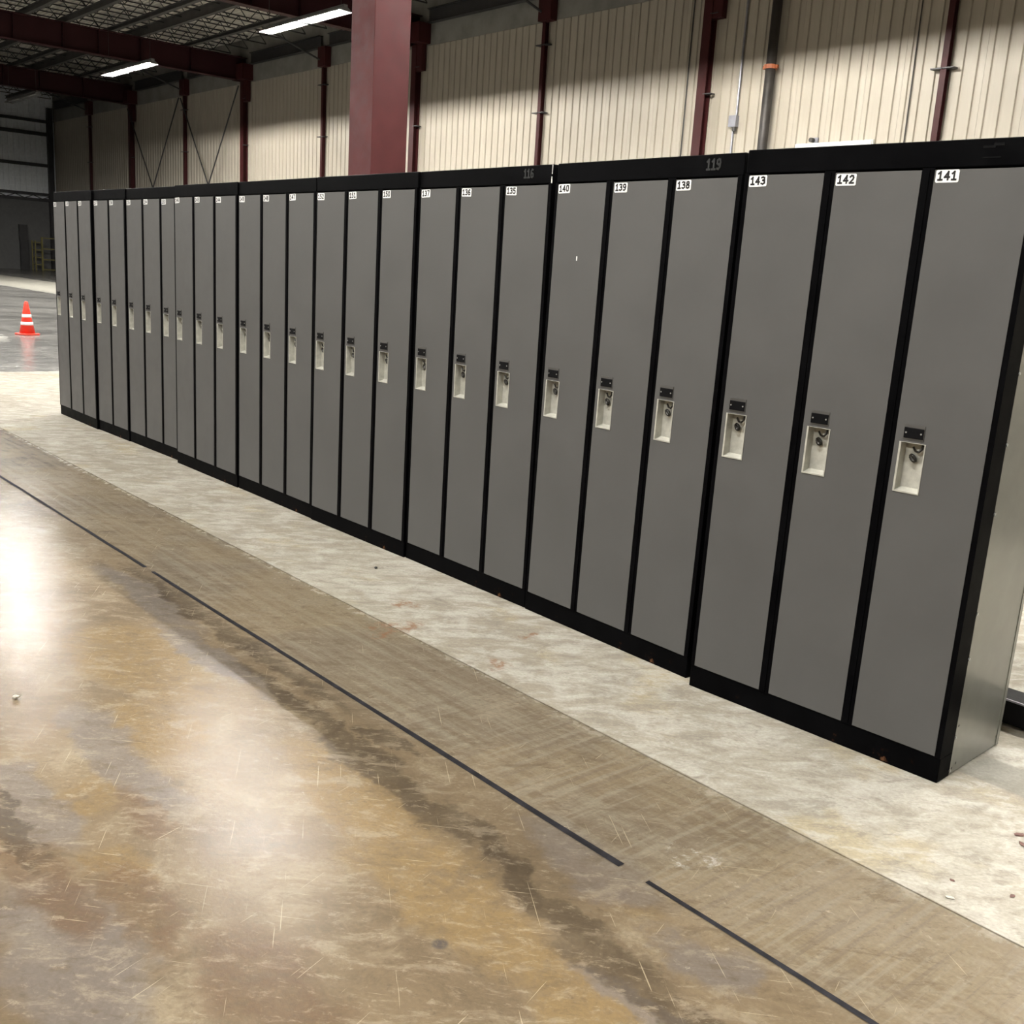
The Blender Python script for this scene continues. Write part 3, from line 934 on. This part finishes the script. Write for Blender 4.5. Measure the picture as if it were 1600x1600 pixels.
        arc = [(cx + 0.018, c1 - 0.004), (cx + 0.017, c1 - 0.016), (cx + 0.008, c1 - 0.027), (cx - 0.003, c1 - 0.024), (cx - 0.010, c1 - 0.012)]
        for (xa, za), (xb, zb) in zip(arc, arc[1:]):
            mb.tube((xa, 0.012, za), (xb, 0.011, zb), 0.0034, 6)
        part('latch_finger', mb, M_LATCH, door)
        mb = MB()
        ez = c1 - 0.044 + rng.uniform(-0.003, 0.003)
        ang = 0.9 + rng.uniform(-0.2, 0.2)
        pts = []
        for q in range(11):
            t_ = 2 * math.pi * q / 10
            ex, ey = 0.011 * math.cos(t_), 0.0055 * math.sin(t_)
            pts.append((cx - 0.010 + ex * math.cos(-ang) - ey * math.sin(-ang), ez + ex * math.sin(-ang) + ey * math.cos(-ang)))
        for (xa, za), (xb, zb) in zip(pts, pts[1:]):
            mb.tube((xa, 0.018, za), (xb, 0.018, zb), 0.0046, 6)
        part('padlock_eye', mb, M_LATCH, door)
        # black card holder with a dull rim and two rivets
        part('holder_rim', MB().box(xl + 0.024, xl + 0.088, yf - 0.002, yf + 0.001, 1.003, 1.046), M_HOLDER, door)
        part('card_holder', MB().box(xl + 0.026, xl + 0.086, yf - 0.004, yf - 0.0015, 1.007, 1.038), M_PLATE, door, bev=0.0012)
        for rx_ in (xl + 0.033, xl + 0.079):
            part('rivet', MB().tube((rx_, yf - 0.0055, 1.023), (rx_, yf - 0.004, 1.023), 0.0026, 8), M_RIVET, door)
        # number sticker
        sx, sz, tilt = xl + 0.004 + rng.uniform(-.001, .003), 1.7225 + rng.uniform(-.003, .002), rng.uniform(-0.03, 0.03)
        cs, sn = math.cos(tilt), math.sin(tilt)
        def st(a, y, c):
            return (sx + a * cs - c * sn, y, sz + a * sn + c * cs)
        mb = MB()
        r_ = 0.003
        outl = [(r_, 0), (0.066 - r_, 0), (0.066, r_), (0.066, 0.034 - r_), (0.066 - r_, 0.034), (r_, 0.034), (0, 0.034 - r_), (0, r_)]
        k0 = len(mb.v)
        mb.v += [st(a, yf - 0.0012, c) for a, c in outl] + [st(a, yf, c) for a, c in outl]
        mb.f.append(tuple(range(8)))
        for q in range(8):
            mb.f.append((q, q + 8, (q + 1) % 8 + 8, (q + 1) % 8))
        o = part('number_sticker', mb, M_STICKER, door)
        o['label'] = 'white sticker with a black number'
        mb = MB()
        digits(mb, NUM[b][i], 0.005, 0.0075, 0.0165, 0.021, 0.003, 0.0054, yf - 0.0018, st)
        part('printed_number', mb, M_INK, door)
        if NUM[b][i] == '140':
            part('paint_chip', MB().box(0.1565, 0.1615, yf - 0.001, yf + 0.001, 1.470, 1.487), M_STICKER, door)

# ------------------------------------------------------------------ things on the floor
t = thing('traffic_cone', 'orange-red traffic cone with two white bands on the far floor', 'cone', (-16.53, 2.28, 0), 0.35)
o = link('base', MB().box(-0.135, 0.135, -0.135, 0.135, 0.0, 0.028).mesh('base'), M_CONE, t)
bevel(o, 0.015, 3)
r0, r1, hc = 0.116, 0.028, 0.52
def rad(z): return r0 + (r1 - r0) * (z - 0.03) / (hc - 0.03)
link('cone_body', MB().lathe([(rad(0.03), 0.03), (rad(0.5), 0.50), (0.024, hc), (0.012, hc + 0.006)], 28).mesh('cone_body', True), M_CONE, t)
for za, zb in ((0.155, 0.205), (0.275, 0.325)):
    link('white_band', MB().lathe([(rad(za) + 0.003, za), (rad(zb) + 0.003, zb)], 28).mesh('white_band', True), M_CONEBAND, t)

t = thing('steel_channel', 'black steel channel lying on the floor behind the near locker end', 'steel beam', (0.3, 0.68, 0), 0.0)
mb = MB()
hx = 1.1
mb.box(-hx, hx, -0.06, -0.052, 0.012, 0.095).box(-hx, hx, -0.052, 0.06, 0.087, 0.095).box(-hx, hx, -0.052, 0.06, 0.012, 0.02)
link('channel_section', mb.mesh('channel_section'), M_PLATE, t)
for q in range(6):
    a = -0.27 + q * 0.3
    link('slot', MB().box(a, a + 0.05, -0.0612, -0.06, 0.042, 0.056).mesh('slot'), M_LATCH, t)
link('edge_glint', MB().box(-hx, hx, -0.062, -0.056, 0.092, 0.098).mesh('edge_glint'), M_CONDUIT, t)  # pale strip stands in for the specular line along the top edge
for a in (-0.9, 0.9):
    link('foot', MB().box(a - 0.04, a + 0.04, -0.05, 0.05, 0, 0.012).mesh('foot'), M_LATCH, t)


def crumb(x, y, size, mat, label, cat, flat=0.35, group=None, name='flake'):
    bm = bmesh.new()
    bmesh.ops.create_icosphere(bm, subdivisions=1, radius=1)
    for v in bm.verts:
        k = rng.uniform(0.75, 1.2)
        v.co = Vector((v.co.x * size * k * 1.3, v.co.y * size * k * 0.8, v.co.z * size * flat * k))
    lo = min(v.co.z for v in bm.verts)
    for v in bm.verts: v.co.z -= lo
    me = bpy.data.meshes.new(name)
    bm.to_mesh(me)
    bm.free()
    o = link(name, me, mat, None, (x, y, 0.0), (0, 0, rng.uniform(0, 6)))
    tag(o, label, cat, group)


crumb(-2.025, -2.003, 0.011, M_CRUMB, 'pale lump of concrete debris at the left edge of the floor', 'debris', 0.7, None, 'concrete_crumb')
crumb(-2.714, -0.198, 0.012, M_LATCH, 'small dark scrap on the pale floor before the middle lockers', 'debris', 0.4, None, 'dark_scrap')
crumb(0.285, -0.095, 0.012, M_CHIP, 'upper reddish flake at the right edge of the floor', 'debris', 0.2, None, 'rust_flake')
crumb(0.312, -0.138, 0.011, M_CHIP, 'lower reddish flake at the right edge of the floor', 'debris', 0.2, None, 'rust_flake')
crumb(0.408, -0.414, 0.008, M_CHIP, 'reddish flake at the right edge, well below the pair', 'debris', 0.2, None, 'rust_flake')
crumb(0.284, -0.471, 0.006, M_CHIP, 'tiny reddish flake on the pale floor near the lower right', 'debris', 0.2, None, 'rust_flake')
crumb(0.318, -0.55, 0.010, M_CRUMB, 'greyish chip on the pale floor close to the joint', 'debris', 0.2, None, 'grey_chip')
